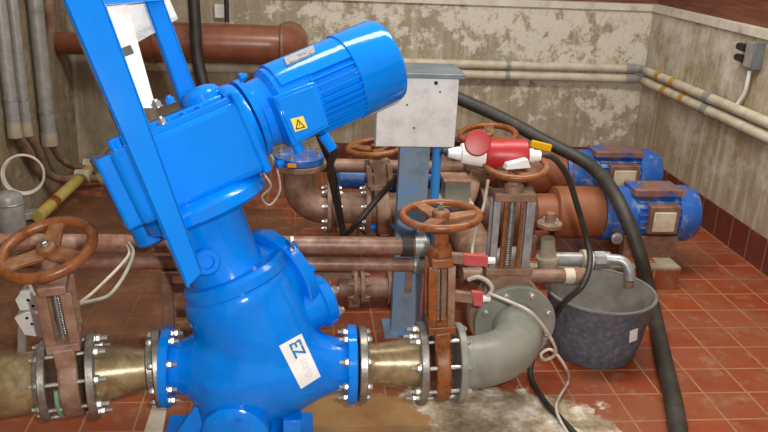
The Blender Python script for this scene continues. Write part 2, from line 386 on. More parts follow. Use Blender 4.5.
# boss that carries the tilted inspection cover at the right rear
cc = L(.16, .07, .225); ca = (MX*.9+WX*.42).normalized()
g.lathe(cc-ca*.2, ca, [(0, .16), (.1, .165), (.19, .15)], 40)
body = g.build('body', M['blue'], mac, remesh=.011)
# collar seam, inspection cover, boss in front
G().lathe(L(.035, 0, .29), AX, [(0, .165), (.008, .174), (.036, .174), (.05, .162)], 48).build('collar', M['blue'], mac)
cov = G().disc(cc+ca*.0, ca, .178, .045, .006, 48).build('inspection_cover', M['blue'], mac)
for i in range(10):
    q = 2*PI*i/10+.2; u, v, a = basis(ca)
    G().hexbolt(cc+ca*.022+(u*math.cos(q)+v*math.sin(q))*.152, ca, .016, .018, .006).build('bolt', M['blue'], cov)
for i in (0, 1):
    if i == 0:
        sa = (MX*.9+WX*.1-AX*.1).normalized(); sc_ = lp(318, 302, .0)
        sbz = G().lathe(sc_-sa*.12, sa, [(0, .085), (.11, .082), (.115, .09), (.145, .09), (.152, .084)], 32).build('side_boss', M['blue'], mac)
    u, v, a = basis(sa); q = math.atan2(WX.dot(v), WX.dot(u))+PI+(.7, -.5)[i]
    G().hexbolt(sc_+sa*.03+(u*math.cos(q)+v*math.sin(q))*.066, sa, .017, .02, .01).build('bolt', M['bolt'], sbz)
fb = at(238, 436, Y=PY-.20); fa = V((-.12, -1, -.12)).normalized()
boss = G().lathe(fb+V((0, .1, 0)), fa, [(0, .105), (.085, .105), (.095, .095), (.105, .06)], 36).build('drain_boss', M['blue'], mac)
bolts(fb+V((0, .1, 0))+fa*.09, fa, .078, 6, boss, .011, .01, .004, .3, 'blue')
for x, nm in ((xL, -1), (xR, 1)):
    fl = pipe_flange((x, PY, PZ), XD, .131, .03, 'blue_smooth', mac, 'pipe_flange', 8, .106, True, nm > 0, .2, .012, .016)
# lantern, ring flange
MO = .042
ln = G().lathe(L(.02, 0, .32), AX, [(0, .128), (.02, .12), (.1, .116), (.2, .122), (.23, .135)], 40).build('lantern', M['blue'], mac)
pk = lp(207, 262, -.118); G().lathe(pk+WX*.03, -WX, [(0, .042), (.03, .042), (.036, .036), (.036, .022), (.024, .02)], 24).build('plug', M['blue'], ln)
pk2 = lp(196, 228, -.118)
rf = G().lathe(L(MO, 0, .53), AX, [(0, .15), (.012, .188), (.02, .197), (.05, .197), (.058, .19), (.075, .165)], 56).build('ring_flange', M['blue'], mac)
bolts(L(MO, 0, .575), AX, .178, 10, rf, .011, .01, .006, .1, 'blue')
# lifting eyes in the neck
tt = at(137, 232, Y=C0.y+.12)
G().lathe(lp(158, 228, .06)-MX*.03-AX*.04, AX, [(0, .03), (.012, .05), (.07, .05), (.08, .035)], 24).build('lug', M['blue'], mac)
# gearbox
gb = G().box(L(.038, 0, .712), MX*.2, WX*.14, AX*.115).build('gearbox', M['blue_smooth'], mac, bevel=.022, seg=3)
G().lathe(L(.215, 0, .735), MX, [(0, .135), (.012, .142), (.035, .142), (.047, .135)], 40).build('adaptor_flange', M['blue_smooth'], gb)
G().box(L(.235, 0, .72), MX*.014, WX*.145, AX*.13).build('end_cover', M['blue_smooth'], gb, bevel=.008)
G().box(L(-.175, .02, .71), MX*.03, WX*.13, AX*.11).build('end_cover', M['blue_smooth'], gb, bevel=.01)
G().box(L(.04, .03, .835), MX*.175, WX*.09, AX*.02).build('top_housing', M['blue_smooth'], gb, bevel=.008)
for k in range(4): G().box(L(-.02+.05*k, -.08, .838), MX*.006, WX*.04, AX*.012).build('rib', M['blue_smooth'], gb, bevel=.002)
G().lathe(L(.17, .01, .845), AX, [(0, .062), (.03, .062), (.045, .05), (.055, .025)], 28).build('filler_cap', M['blue_smooth'], gb)
G().box(L(.05, -.115, .832), MX*.16, WX*.014, AX*.01).build('mounting_rib', M['blue_smooth'], gb, bevel=.004)
for x, y in ((157, 104), (170, 100), (162, 121)):
    G().hexbolt(lp(x, y, -.11)-AX*.01, AX, .013, .016, .008).build('bolt', M['blue' if x == 170 else 'bolt'], gb)
for mm, aa in ((.27, .88), (.27, .6)):
    G().hexbolt(L(mm, -.12, aa), MX, .013, .014, .01).build('bolt', M['blue_smooth'], gb)
# motor
mo = G().lathe(L(.272, 0, .748), MX, [(0, .128), (.02, .128), (.03, .108), (.075, .112), (.09, .132), (.105, .132), (.115, .132), (.215, .132), (.22, .124), (.37, .124)], 48).build('motor', M['blue_smooth'], mac)
for k in range(-3, 10):
    q = PI+k*.165; d = WX*math.cos(q)+AX*math.sin(q); s = MX.cross(d)
    G().bar(L(.47, 0, .748)+d*.128, L(.635, 0, .748)+d*.128, d*.012, s*.0035).build('cooling_fin', M['blue_smooth'], mo)
fc = G().lathe(L(.625, 0, .748), MX, [(0, .141), (.003, .144), (.138, .144), (.156, .139), (.164, .128), (.166, .09), (.167, .02)], 56).build('fan_cover', M['blue_smooth'], mo)
for k in range(3): G().torus(L(.791, 0, .748), MX, .03+.03*k, .003, 32, 6).build('vent_ring', M['ink'], fc)
tq = [lp(x, y, -.178) for x, y in ((273, 97), (315, 81), (330, 127), (293, 147))]
tb = G().prism(tq, WX*.075).build('terminal_box', M['blue_smooth'], mo, bevel=.006)
tqi = [lp(x, y, -.179) for x, y in ((276, 100), (313, 86), (326, 125), (295, 142))]
G().prism(tqi, -WX*.006).build('lid', M['blue_smooth'], tb, bevel=.003)
gl = lp(327, 136, -.15)
G().cyl(gl-MX*.01+AX*.01, gl-AX*.045, .018, .016, 12).build('cable_gland', M['blue_smooth'], tb)
G().cyl(lp(296, 143, -.15)+AX*.01, lp(296, 143, -.15)-AX*.03, .017, None, 12).build('cable_gland', M['blue_smooth'], tb)
sq = [lp(x, y, -.187) for x, y in ((290.5, 119), (303, 116), (307.5, 128), (295, 132))]
ws = G().prism(sq, -WX*.0012).build('warning_label', M['sticker'], tb)
su = (sq[1]-sq[0]); sv = (sq[3]-sq[0]); q0 = sq[0]-WX*.0014
def qs(u, v, o=0): return q0+su*u+sv*v-WX*o
g = G()
tri = [(.5, .1), (.9, .85), (.1, .85)]; tin = [(.5, .27), (.77, .77), (.23, .77)]
for i in range(3):
    j = (i+1) % 3; g.prism([qs(*tri[i]), qs(*tri[j]), qs(*tin[j]), qs(*tin[i])], -WX*.0008)
g.prism([qs(.54, .36), qs(.46, .55), qs(.51, .56), qs(.47, .72), qs(.58, .5), qs(.52, .5), qs(.57, .38)], -WX*.0008)
g.build('lightning_mark', M['ink'], ws, smooth=0)
# silver nameplate on the motor's upper side
u, d = WX, None
npq = []
for x, y in ((284, 58.5), (313.5, 46), (315, 53), (287, 66)):
    r_ = ray(x, y); best = None
    oc = EYE-L(0, 0, .748); dd = r_-MX*r_.dot(MX); ocp = oc-MX*oc.dot(MX); R_ = .142
    A_ = dd.dot(dd); B_ = dd.dot(ocp); Cc = ocp.dot(ocp)-R_*R_; disc = B_*B_-A_*Cc
    t = (-B_-math.sqrt(max(disc, 0)))/A_; npq.append(EYE+r_*t)
nn = (npq[1]-npq[0]).cross(npq[3]-npq[0]).normalized()
if nn.dot(EYE-npq[0]) < 0: nn = -nn
npl = G().prism([p+nn*.004 for p in npq], -nn*.016).build('nameplate', M['silver'], mo)
G().prism([L(.38, math.cos(q)*.139, .748+math.sin(q)*.139) for q in [PI*.5+.12*k for k in range(-6, 10)]]+[L(.38, math.cos(q)*.12, .748+math.sin(q)*.12) for q in [PI*.5+.12*k for k in range(9, -7, -1)]], MX*.25).build('stator_cover', M['blue_smooth'], mo)
# rails of the support frame
def rail(name, pts, wf, th, mat):     # flat steel strip traced as four corners at depth wf, with folded side flange
    P = [lp(x, y, wf) for x, y in pts]; g = G().prism(P, WX*.01)
    l0, l1 = P[0], P[3]; inn = (P[1]-P[0]).normalized()
    g.prism([l0, l0+inn*.01, l1+inn*.01, l1], WX*th)
    r0, r1 = P[1], P[2]; g.prism([r0-inn*.01, r0, r1, r1-inn*.01], WX*th)
    return g.build(name, mat, mac, bevel=.003)
rail('frame_rail', [(58, -12), (100, -12), (203, 272), (187, 288)], -.205, .06, M['blue_smooth'])
rail('frame_rail', [(140.5, -10), (160.5, -10), (207, 120), (187, 120)], .10, .05, M['blue_smooth'])
q = [lp(96, -10, -.2), lp(160, -10, .1), lp(165, 0, .1), lp(101, 5, -.2)]
G().prism(q, WX*.012).build('frame_crossbar', M['blue_smooth'], mac)
# cover box left of the rail (side of the gear support)
q = [lp(x, y, -.08) for x, y in ((104, 160), (122, 150), (170, 222), (147, 220))]
G().prism(q, WX*.14).build('support_bracket', M['blue_smooth'], mac, bevel=.006)
G().cyl(lp(110, 140, -.06), lp(118, 155, -.06), .012).build('bracket_pin', M['blue_smooth'], mac)
# white inner strip and control box between the rails
q = [lp(x, y, -.03) for x, y in ((104, 3), (127, 3), (156, 108), (143, 108))]
st = G().prism(q, WX*.012).build('white_strip', M['plate'], mac); st['label'] = 'scuffed white strip between the blue rails'
G().box(lp(127, 51, -.032), MX*.016, WX*.003, AX*.013).build('slot', M['ink'], st)
q = [lp(x, y, .14) for x, y in ((121, -10), (162, -18), (178, 17), (134, 35))]
cb = G().prism(q, WX*.11).build('white_box', M['plate'], mac, bevel=.006); cb['label'] = 'white box behind the blue rails'
q = [lp(x, y, .139) for x, y in ((133, 33), (177, 16), (178, 19), (135, 44))]
G().prism(q, WX*.1).build('box_edge', M['galv'], cb)
# feet
g = G(); g.prism([(C0.x-.34, PY-.1, 0), (C0.x-.16, PY-.1, 0), (C0.x-.16, PY-.1, .2), (C0.x-.22, PY-.1, .2)], (0, .014, 0)); g.bx((C0.x+.06, PY-.12, 0), (C0.x+.12, PY+.12, .16)); g.bx((C0.x-.34, PY-.15, 0), (C0.x+.16, PY+.15, .012))
g.build('base_frame', M['blue'], mac, bevel=.004)
# stickers laid on the curved body
dg = bpy.context.evaluated_depsgraph_get()
def decal_pts(obj_, uvs, quad, off):
    bv = BVHTree.FromObject(obj_, dg); ol = wloc(obj_); out = []
    for u_, v_ in uvs:
        a = V(quad[0]).lerp(V(quad[1]), u_); b = V(quad[3]).lerp(V(quad[2]), u_); p = a.lerp(b, v_)
        d = ray(p.x, p.y).normalized(); hit, nr, i, ds = bv.ray_cast(EYE-ol, d)
        out.append((hit+ol-d*off) if hit else EYE+d*2.3)
    return out
def decal(obj_, quad, mat, name, off=.0015, N=8, M_=14, parent=None):
    uvs = [(i/N, j/M_) for j in range(M_+1) for i in range(N+1)]; P = decal_pts(obj_, uvs, quad, off); g = G()
    g.add(P, [(j*(N+1)+i, j*(N+1)+i+1, (j+1)*(N+1)+i+1, (j+1)*(N+1)+i) for j in range(M_) for i in range(N)])
    return g.build(name, mat, parent or obj_, smooth=80)
def text_tris(body_, size=1):
    cu = bpy.data.curves.new('t', 'FONT'); cu.body = body_; cu.size = size; cu.fill_mode = 'FRONT'; cu.offset = .02
    o = bpy.data.objects.new('t', cu); COL.objects.link(o); d_ = bpy.context.evaluated_depsgraph_get()
    me = bpy.data.meshes.new_from_object(o.evaluated_get(d_)); bpy.data.objects.remove(o)
    vs = [(v.co.x, v.co.y) for v in me.vertices]; fs = [tuple(p.vertices) for p in me.polygons]; bpy.data.meshes.remove(me)
    x0 = min(v[0] for v in vs); x1 = max(v[0] for v in vs); y0 = min(v[1] for v in vs); y1 = max(v[1] for v in vs)
    return [((v[0]-x0)/(x1-x0), (v[1]-y0)/(y1-y0)) for v in vs], fs
LQ = [(279, 346), (301.5, 333.5), (320.7, 376.5), (301, 389)]
lb = decal(body, LQ, M['label'], 'label', .0015)
def decal_text(txt, u0, u1, v0, v1, mat, name):   # text reads along v; its top is towards u=1
    vs, fs = text_tris(txt); uv = [(u0+(u1-u0)*y, v0+(v1-v0)*x) for x, y in vs]
    P = decal_pts(body, uv, LQ, .003); G().add(P, fs).build(name, mat, lb, smooth=0)
decal_text('EZ', .36, .86, .08, .42, M['bluetext'], 'lettering')
decal_text('strip', .36, .82, .47, .9, M['paletext'], 'lettering')
decal(cov, [(289, 238), (293, 236), (295, 249), (291, 252)], M['label'], 'small_label', .002, 3, 3)

# ------------------------------------------------------------------ front pipeline, left of the macerator
def X_(px_): return at(px_, 370-(px_-50)*.025, Y=PY).x
def bore(x): return V((x, PY, PZ))
XDL = V((1, .16, .03)).normalized()
def boreL(x): return V((x, PY+(x-xL)*.16, PZ+(x-xL)*.03))
x1, x2 = X_(50), X_(97)
lpipe = thing('steel_pipe', (x1-.4, PY, PZ), 'tan stained steel pipe entering at the far left edge of the front pipeline', 'pipe')
G().cyl(boreL(x1-.74), boreL(x1), .098, .095, 40).build('pipe_body', M['brass'], lpipe)
G().lathe(boreL(x1-.022), XDL, [(0, .096), (.012, .104), (.022, .104)], 40).build('weld_collar', M['steel'], lpipe)
pipe_flange(boreL(x1+.008), XDL, .125, .024, 'steel', lpipe, n=8, Rb=.105, flip=True, r=.011, stud=.012)
rdl = thing('reducer_pipe', (X_(125), PY, PZ), 'tan tapered steel reducer between left gate valve and macerator', 'pipe')
xe = xL-.038
G().lathe(boreL(x2), XDL, [(0, .091), (.04, .089), (.16, .068), (xe-x2-.01, .066)], 40).build('pipe_body', M['brass'], rdl)
pipe_flange(boreL(x2), XDL, .138, .026, 'steel', rdl, n=8, Rb=.113, r=.014, stud=.022)
pipe_flange(boreL(xe+.008), XDL, .127, .026, 'steel', rdl, n=8, Rb=.106, flip=True, r=.011, stud=.004, phase=.2)
G().lathe(boreL(xe-.03), XDL, [(0, .068), (.006, .078), (.026, .078)], 40).build('weld_collar', M['steel'], rdl)
# ------------------------------------------------------------------ front pipeline, right of the macerator
xf = xR+.036
x3, x4 = X_(420), X_(458)
rdr = thing('reducer_pipe', (X_(395), PY, PZ), 'short tan steel pipe between macerator and right gate valve', 'pipe')
pipe_flange(bore(xf), XD, .127, .026, 'steel', rdr, n=8, Rb=.106, r=.011, stud=.004, phase=.2)
G().lathe(bore(xf), XD, [(0, .07), (.03, .068), (.05, .068), (x3-xf-.04, .083), (x3-xf, .083)], 40).build('pipe_body', M['brass'], rdr)
pipe_flange(bore(x3), XD, .138, .026, 'steel', rdr, n=8, Rb=.113, flip=True, r=.013, stud=.02)
# ------------------------------------------------------------------ gate valves
def studs(c, ax, Rb, n, half, parent, phase=.39, r=.0065, skip=()):
    u, v, a = basis(ax)
    for i in range(n):
        if i in skip: continue
        q = phase+2*PI*i/n; p = V(c)+(u*math.cos(q)+v*math.sin(q))*Rb
        G().cyl(p-a*half, p+a*half, r, None, 8).build('stud', M['bolt'], parent)
def gate_valve(c, up, ax, label, height, wheelR, bodyR, thick, yh0, yh1, half_w, mats, posts, wheel_phase=.3, stud_half=.07, group=None, tilt=None, rwheel=.0125, cat='valve'):
    c = V(c); up = V(up).normalized(); ax = V(ax).normalized(); ax = (ax-up*ax.dot(up)).normalized(); sd = up.cross(ax)
    t = thing('gate_valve', c, label, cat, group); mb, mp, mw, ms = mats
    g = G(); g.disc(c, ax, bodyR, thick, .006, 40)
    g.box(c+up*(yh0*.55), ax*thick*.5, sd*bodyR*.62, up*yh0*.45)
    g.box(c-up*bodyR*.62, ax*thick*.35, sd*bodyR*.34, up*bodyR*.42)
    body_ = g.build('valve_body', M[mb], t, bevel=.006)
    G().box(c+up*yh0, ax*(thick*.5+.018), sd*half_w*1.15, up*.014).build('bonnet_plate', M[mb], t, bevel=.003)
    for (da, ds, wa, wd, mm) in posts:
        G().bar(c+up*yh0+ax*da+sd*ds, c+up*yh1+ax*da+sd*ds, ax*wa, sd*wd).build('yoke_post', M[mm], t, bevel=.003)
    G().box(c+up*(yh1+.012), ax*(thick*.5+.01), sd*half_w, up*.016).build('yoke_head', M[mp], t, bevel=.005)
    G().lathe(c+up*(yh1+.02), up, [(0, .038), (.03, .034), (.034, .026), (max(.04, height-yh1-.02), .024)], 20).build('bearing_hub', M[mb], t)
    sp_ = G(); sp_.cyl(c+up*(yh0-.02), c+up*yh1, .012, None, 14)
    k = yh0
    while k < yh1: sp_.torus(c+up*k, up, .0125, .003, 14, 6); k += .009
    sp_.build('spindle', M[ms], t)
    handwheel(c+up*height, tilt or up, wheelR, rwheel, t, mw, phase=wheel_phase)
    if stud_half: studs(c, ax, .113, 8, stud_half, t)
    return t
xc = (x1+x2)/2+.012
cL = boreL(xc); whL = at(47, 249, Y=2.20); upL = (whL-cL)
gl_ = gate_valve(cL, upL, XDL, 'brown gate valve at left with tilted orange handwheel and open yoke', upL.length, .145, .122, .06, .16, .345, .06,
    ('rust', 'rust', 'orange', 'steel'), [(-.034, -.05, .016, .006, 'rust'), (-.034, .05, .016, .006, 'rust'), (.034, -.05, .016, .006, 'rust'), (.034, .05, .016, .006, 'rust'), (0, -.02, .004, .012, 'galv')], PI, .085, tilt=V((-.17, -.30, 1)), rwheel=.0165)
u, v, a = basis(XD)
G().tube([cL+V((-.02, 0, 0))+(V((0, -1, 0))*math.cos(q)+V((0, 0, -1))*math.sin(q))*.118 for q in [-.2+.16*i for i in range(8)]], .007, 8).build('gasket', M['green'], gl_)
xc = (x3+x4)/2
cR = bore(xc); whR = at(441, 215, Y=2.31)
gate_valve(cR, whR-cR, XD, 'orange gate valve with handwheel bolted to the grey elbow', (whR-cR).length, .132, .122, .05, .15, .37, .052,
    ('orange', 'orange', 'orange', 'rust'), [(-.03, -.042, .014, .007, 'orange'), (-.03, .042, .014, .007, 'orange'), (.03, -.042, .012, .006, 'rust'), (.03, .042, .012, .006, 'rust'), (.0, -.0, .003, .02, 'rubber')], PI/2, .075)
# ------------------------------------------------------------------ grey elbow with two flanges
YE = 2.58; xE = at(517, 310, Y=YE).x
elb = thing('pipe_elbow', (x4+.1, PY+.05, PZ), 'grey painted pipe elbow with two round flanges over the cement spill', 'pipe elbow')
pipe_flange(bore(x4), XD, .135, .024, 'grey', elb, n=8, Rb=.113, r=.011, stud=.006)
Rb_ = YE-PY; Rx = xE-x4
pts = [bore(x4)]+[V((xE-Rx*.94*(1-math.sin(q)), YE-Rb_*math.cos(q), PZ)) for q in [PI/2*i/16 for i in range(17)]]
pts[1] = pts[1].lerp(pts[2], .2); pts.append(V((xE, YE+.02, PZ)))
G().tube(pts, .088, 40).build('bend', M['grey'], elb, smooth=60)
pipe_flange((xE, YE+.012, PZ), (0, 1, 0), .152, .026, 'grey', elb, n=8, Rb=.127, flip=True, r=.013, stud=.005)
# ------------------------------------------------------------------ valve behind the elbow (pipe runs away from the camera)
cV = V((xE-.03, YE+.085, PZ)); whV = at(522, 164, Y=2.70)
gate_valve(cV, (0, .03, 1), (0, 1, 0), 'brown and grey gate valve with bare threaded spindle standing behind the grey elbow', (whV-cV).length, .122, .135, .06, .19, .46, .075,
    ('rust', 'rust', 'orange', 'steel'), [(-.028, -.062, .006, .016, 'galv'), (-.028, .062, .006, .013, 'galv'), (-.03, -.03, .008, .007, 'orange'), (-.03, .03, .008, .007, 'orange'), (.03, -.062, .006, .016, 'galv'), (.03, .062, .006, .013, 'galv')], .2, 0, tilt=V((-.05, -.16, 1)))
back = thing('steel_pipe', (xE, 3.1, PZ), 'brown pipe running from the spindle valve back to the front pump', 'pipe')
G().cyl((xE, YE+.12, PZ), (xE, 3.62, PZ), .085, None, 32).build('pipe_body', M['rust'], back)
pipe_flange((xE, YE+.14, PZ), (0, 1, 0), .14, .026, 'rust', back, n=8, Rb=.118)
# ------------------------------------------------------------------ wash-water pipes on the steel post
def hpipe(name, a, b, r, mat, label, cat='pipe', group=None):
    return tag(G().cyl(a, b, r, None, 24).build(name, M[mat], smooth=40), label, cat, group)
hpipe('horizontal_pipe', (-1.56, 3.0, .446), (.52, 3.0, .436), .036, 'rust_pipe', 'upper, thicker brown horizontal pipe running behind the blue macerator')
hpipe('horizontal_pipe', (-1.56, 3.0, .369), (.52, 3.0, .352), .028, 'rust_pipe', 'lower, thinner brown horizontal pipe running behind the blue macerator')
post = thing('steel_post', (.452, 3.085, 0), 'blue-grey steel channel post carrying the pipe clamps', 'post')
g = G(); g.bx((.392, 3.06, 0), (.512, 3.07, .87)); g.bx((.392, 3.07, 0), (.4, 3.12, .87)); g.bx((.504, 3.07, 0), (.512, 3.12, .87)); g.build('channel', M['bluegrey'], post, smooth=0)
G().bx((.36, 3.02, 0), (.55, 3.18, .012)).build('foot_plate', M['bluegrey'], post)
for z, r in ((.437, .04), (.354, .031)):
    cl = G().cyl((.462, 3.0, z), (.508, 3.0, z), r+.007, None, 28).build('pipe_clamp', M['galv'], post)
    G().bx((.468, 2.99, z+r), (.502, 3.06, z+r+.03)).build('clamp_lug', M['galv'], cl, bevel=.003)
    G().hexbolt((.485, 3.0, z+r+.03), (0, 0, 1), .01, .01, .01).build('bolt', M['bolt'], cl)
    if r > .035: G().cyl((.41, 3.0, z), (.455, 3.0, z), r+.004, None, 28).build('rubber_sleeve', M['rubber'], cl)
G().bx((.44, 3.05, .2), (.47, 3.06, .3)).build('slot_strip', M['rust'], post)
sb = thing('switch_box', (.46, 3.06, .83), 'scuffed white metal switch box under a grey sheet hood on the post', 'box')
zt = at(420, 76, Y=2.985).z; zb = at(420, 147, Y=2.985).z; xa = at(377, 110, Y=2.985).x; xb = at(457, 110, Y=2.985).x
G().bx((xa, 2.985, zb), (xb, 3.06, zt)).build('front_plate', M['plate'], sb, bevel=.002)
g = G(); g.bx((xa-.0, 2.97, zt+.004), (xb+.022, 3.22, zt+.012)); g.bx((xa, 2.966, zt-.006), (xb+.022, 2.972, zt+.012)); g.build('hood', M['hood'], sb, bevel=.002)
for x, y in ((436, 83), (397, 102), (407, 105), (440, 92), (414, 128)):
    p = at(x, y, Y=2.985); G().lathe(p+V((0, .001, 0)), (0, -1, 0), [(0, .008 if x == 436 else .004), (.002, .008 if x == 436 else .004)], 14).build('hole', M['ink'], sb)
p0, p1 = at(438, 140, Y=3.16), at(434, 206, Y=3.16)
tag(G().cyl((p0.x, 3.16, p0.z+.05), (p0.x, 3.16, 0), .0195, None, 20).build('conduit_pipe', M['bluepipe'], smooth=40), 'bright blue vertical tube right beside the post under the white switch box', 'pipe')
br = thing('pipe_bracket', (-.48, 2.97, 0), 'brown slotted bracket leg under the horizontal pipes left of macerator', 'bracket')
pts = [at(x, y, Y=2.97) for x, y in ((160, 266), (196, 266), (196, 275), (168, 273))]
G().bx((-.55, 2.96, .318), (-.37, 3.04, .335)).build('top_plate', M['brownleg'], br, bevel=.002)
for xx in (-.53, -.405): G().bx((xx-.02, 2.965, 0), (xx+.02, 2.99, .32)).build('upright', M['brownleg'], br, bevel=.002)
for zz in (.26, .15, .06): G().bx((-.51, 2.967, zz-.018), (-.425, 2.985, zz+.018)).build('rung', M['brownleg'], br, bevel=.002)
# ------------------------------------------------------------------ second line behind: elbow, valve, pump, motor
Y2 = 3.75; Z2 = .335
el = thing('pipe_elbow', (.0, Y2, Z2), 'brown pipe elbow under a blue flange behind the blue macerator motor', 'pipe elbow')
ec = at(299, 158, Y=Y2); xf2 = at(329, 205, Y=Y2).x
r_ = xf2-ec.x-.02; zc = Z2+r_
pts = [V((ec.x, Y2, ec.z-.03)), V((ec.x, Y2, zc+.01))]+[V((ec.x+r_-r_*math.cos(q), Y2, zc-r_*math.sin(q))) for q in [PI/2*i/12 for i in range(13)]]+[V((xf2, Y2, Z2))]
G().tube(pts, .078, 28).build('bend', M['rust'], el, smooth=60)
fl = pipe_flange(ec-V((0, 0, .035)), (0, 0, 1), .122, .03, 'rust', el, n=8, Rb=.1, bolt=False)
fl2 = pipe_flange(ec, (0, 0, 1), .122, .035, 'peelblue', el, 'blue_flange', n=8, Rb=.098, r=.012)
p = at(292, 165.5, Y=Y2-.12); G().bx((p.x-.02, p.y-.004, p.z-.009), (p.x+.02, p.y+.002, p.z+.009)).build('tag', M['otag'], fl2)
pipe_flange((xf2, Y2, Z2), XD, .125, .024, 'rust', el, n=8, Rb=.1, flip=True, r=.013)
cv2 = V((at(382, 205, Y=Y2).x, Y2, Z2))
wh2 = at(372, 149, Y=Y2-.02)
gate_valve(cv2, (-.12, 0, 1), XD, 'rusty gate valve in the rear line with orange handwheel left of the switch box', (wh2-cv2).length, .155, .13, .07, .13, .24, .06,
    ('rust', 'rust', 'orange', 'rust'), [(-.05, -.045, .013, .012, 'rust'), (.05, -.045, .013, .012, 'rust'), (-.05, .045, .013, .012, 'rust'), (.05, .045, .013, .012, 'rust'), (0, -.06, .03, .004, 'rust')], .1, 0, rwheel=.016)
sp2 = thing('steel_pipe', ((xf2+cv2.x)/2, Y2, Z2), 'brown flanged pipe between rear elbow and rusty rear valve', 'pipe')
G().cyl((xf2, Y2, Z2), (cv2.x+.1, Y2, Z2), .078, None, 28).build('pipe_body', M['rust'], sp2)
G().bx((cv2.x+.09, Y2-.05, 0), (cv2.x+.13, Y2+.05, Z2-.06)).build('foot', M['rust'], sp2)
pipe_flange((xf2+.026, Y2, Z2), XD, .125, .024, 'rust', sp2, n=8, Rb=.1, r=.013)
pipe_flange((cv2.x-.075, Y2, Z2), XD, .125, .024, 'rust', sp2, n=8, Rb=.1, flip=True)
# blue rear macerator body parts seen between the valves
rm = thing('rear_macerator', (.3, 4.15, 0), 'blue cast housing and brown pipe seen between the rusty rear valve and the post', 'machine')
p = at(345, 176, Y=4.15); q_ = at(470, 180, Y=4.15)
G().lathe((p.x-.05, 4.15, p.z-.01), XD, [(0, .04), (.02, .06), (.28, .06), (.3, .08), (.33, .08), (.34, .055), (.75, .055)], 32).build('housing', M['navy'], rm)
p = at(360, 208, Y=4.05); G().bx((p.x, 4.0, p.z-.11), (p.x+.2, 4.2, p.z+.05)).build('lower_housing', M['blue_smooth'], rm, bevel=.01)
G().bx((p.x+.0, 4.05, 0), (p.x+.35, 4.25, p.z-.1)).build('foot', M['casing'], rm, bevel=.01)
hp = at(318, 166, Y=4.0); hq = at(470, 162, Y=4.0)
hpipe('horizontal_pipe', (hp.x, 4.02, hp.z), (hq.x+.25, 4.02, hp.z-.01), .036, 'rust', 'brown horizontal pipe passing behind the rusty rear valve and post')
# valve body below / at rear line near the ball valve tags
cv3 = V((at(463, 205, Y=3.85).x, 3.85, .38)); wh3 = at(488, 135, Y=3.86)
gate_valve(cv3, wh3-cv3, XD, 'rear gate valve whose orange handwheel shows above the red plug', (wh3-cv3).length, .155, .13, .07, .15, .22, .065,
    ('rust', 'rust', 'orange', 'rust'), [(-.045, -.05, .014, .01, 'rust'), (.045, -.05, .014, .01, 'rust'), (-.045, .05, .014, .01, 'rust'), (.045, .05, .014, .01, 'rust')], .8, 0, rwheel=.016, tilt=V((-.1, -.12, 1)))
G().bx((cv3.x-.06, 3.8, .12), (cv3.x+.06, 3.9, .32)).build('support', M['casing'], [o for o in bpy.data.objects if o.get('label') == 'rear gate valve whose orange handwheel shows above the red plug'][0], bevel=.004)
lc_ = thing('flanged_coupling', at(372, 290, Y=3.35), 'rusty bolted pipe coupling low behind the brown horizontal pipes', 'coupling')
a_, b_ = at(338, 287, Y=3.35), at(398, 288, Y=3.35)
G().cyl(a_, b_, .05, None, 24).build('pipe_body', M['rust'], lc_)
for t_ in (.28, .4, .85): pipe_flange(a_.lerp(b_, t_), XD, .078, .02, 'rust', lc_, n=6, Rb=.062, r=.011, bmat='rust', flip=t_ == .28)
G().bx((a_.x+.05, 3.32, 0), (a_.x+.1, 3.38, a_.z-.03)).build('foot', M['rust'], lc_)
tag(G().bx((at(296, 275, Y=3.3).x, 3.3, at(296, 280, Y=3.3).z), (at(352, 275, Y=3.3).x, 3.37, at(296, 268, Y=3.3).z)).build('steel_beam', M['brownleg'], bevel=.004), 'short brown beam just below the lower horizontal pipe', 'beam')
ab = thing('limit_switch_box', at(456, 196, Y=3.6), 'small grey box with cream base plate below the red plug', 'box')
a_, b_ = at(444, 206, Y=3.6), at(471, 183, Y=3.6)
G().bx((a_.x, 3.6, a_.z+.02), (b_.x, 3.72, b_.z)).build('housing', M['grey'], ab, bevel=.004)
G().bx((a_.x-.01, 3.59, b_.z), (b_.x+.0, 3.73, b_.z+.014)).build('top_cap', M['rust'], ab, bevel=.003)
G().bx((a_.x-.02, 3.58, a_.z), (b_.x+.02, 3.74, a_.z+.018)).build('base_plate', M['cream'], ab, bevel=.003)
G().bx((a_.x+.02, 3.63, 0), (b_.x-.02, 3.72, a_.z)).build('pedestal', M['casing'], ab, bevel=.004)
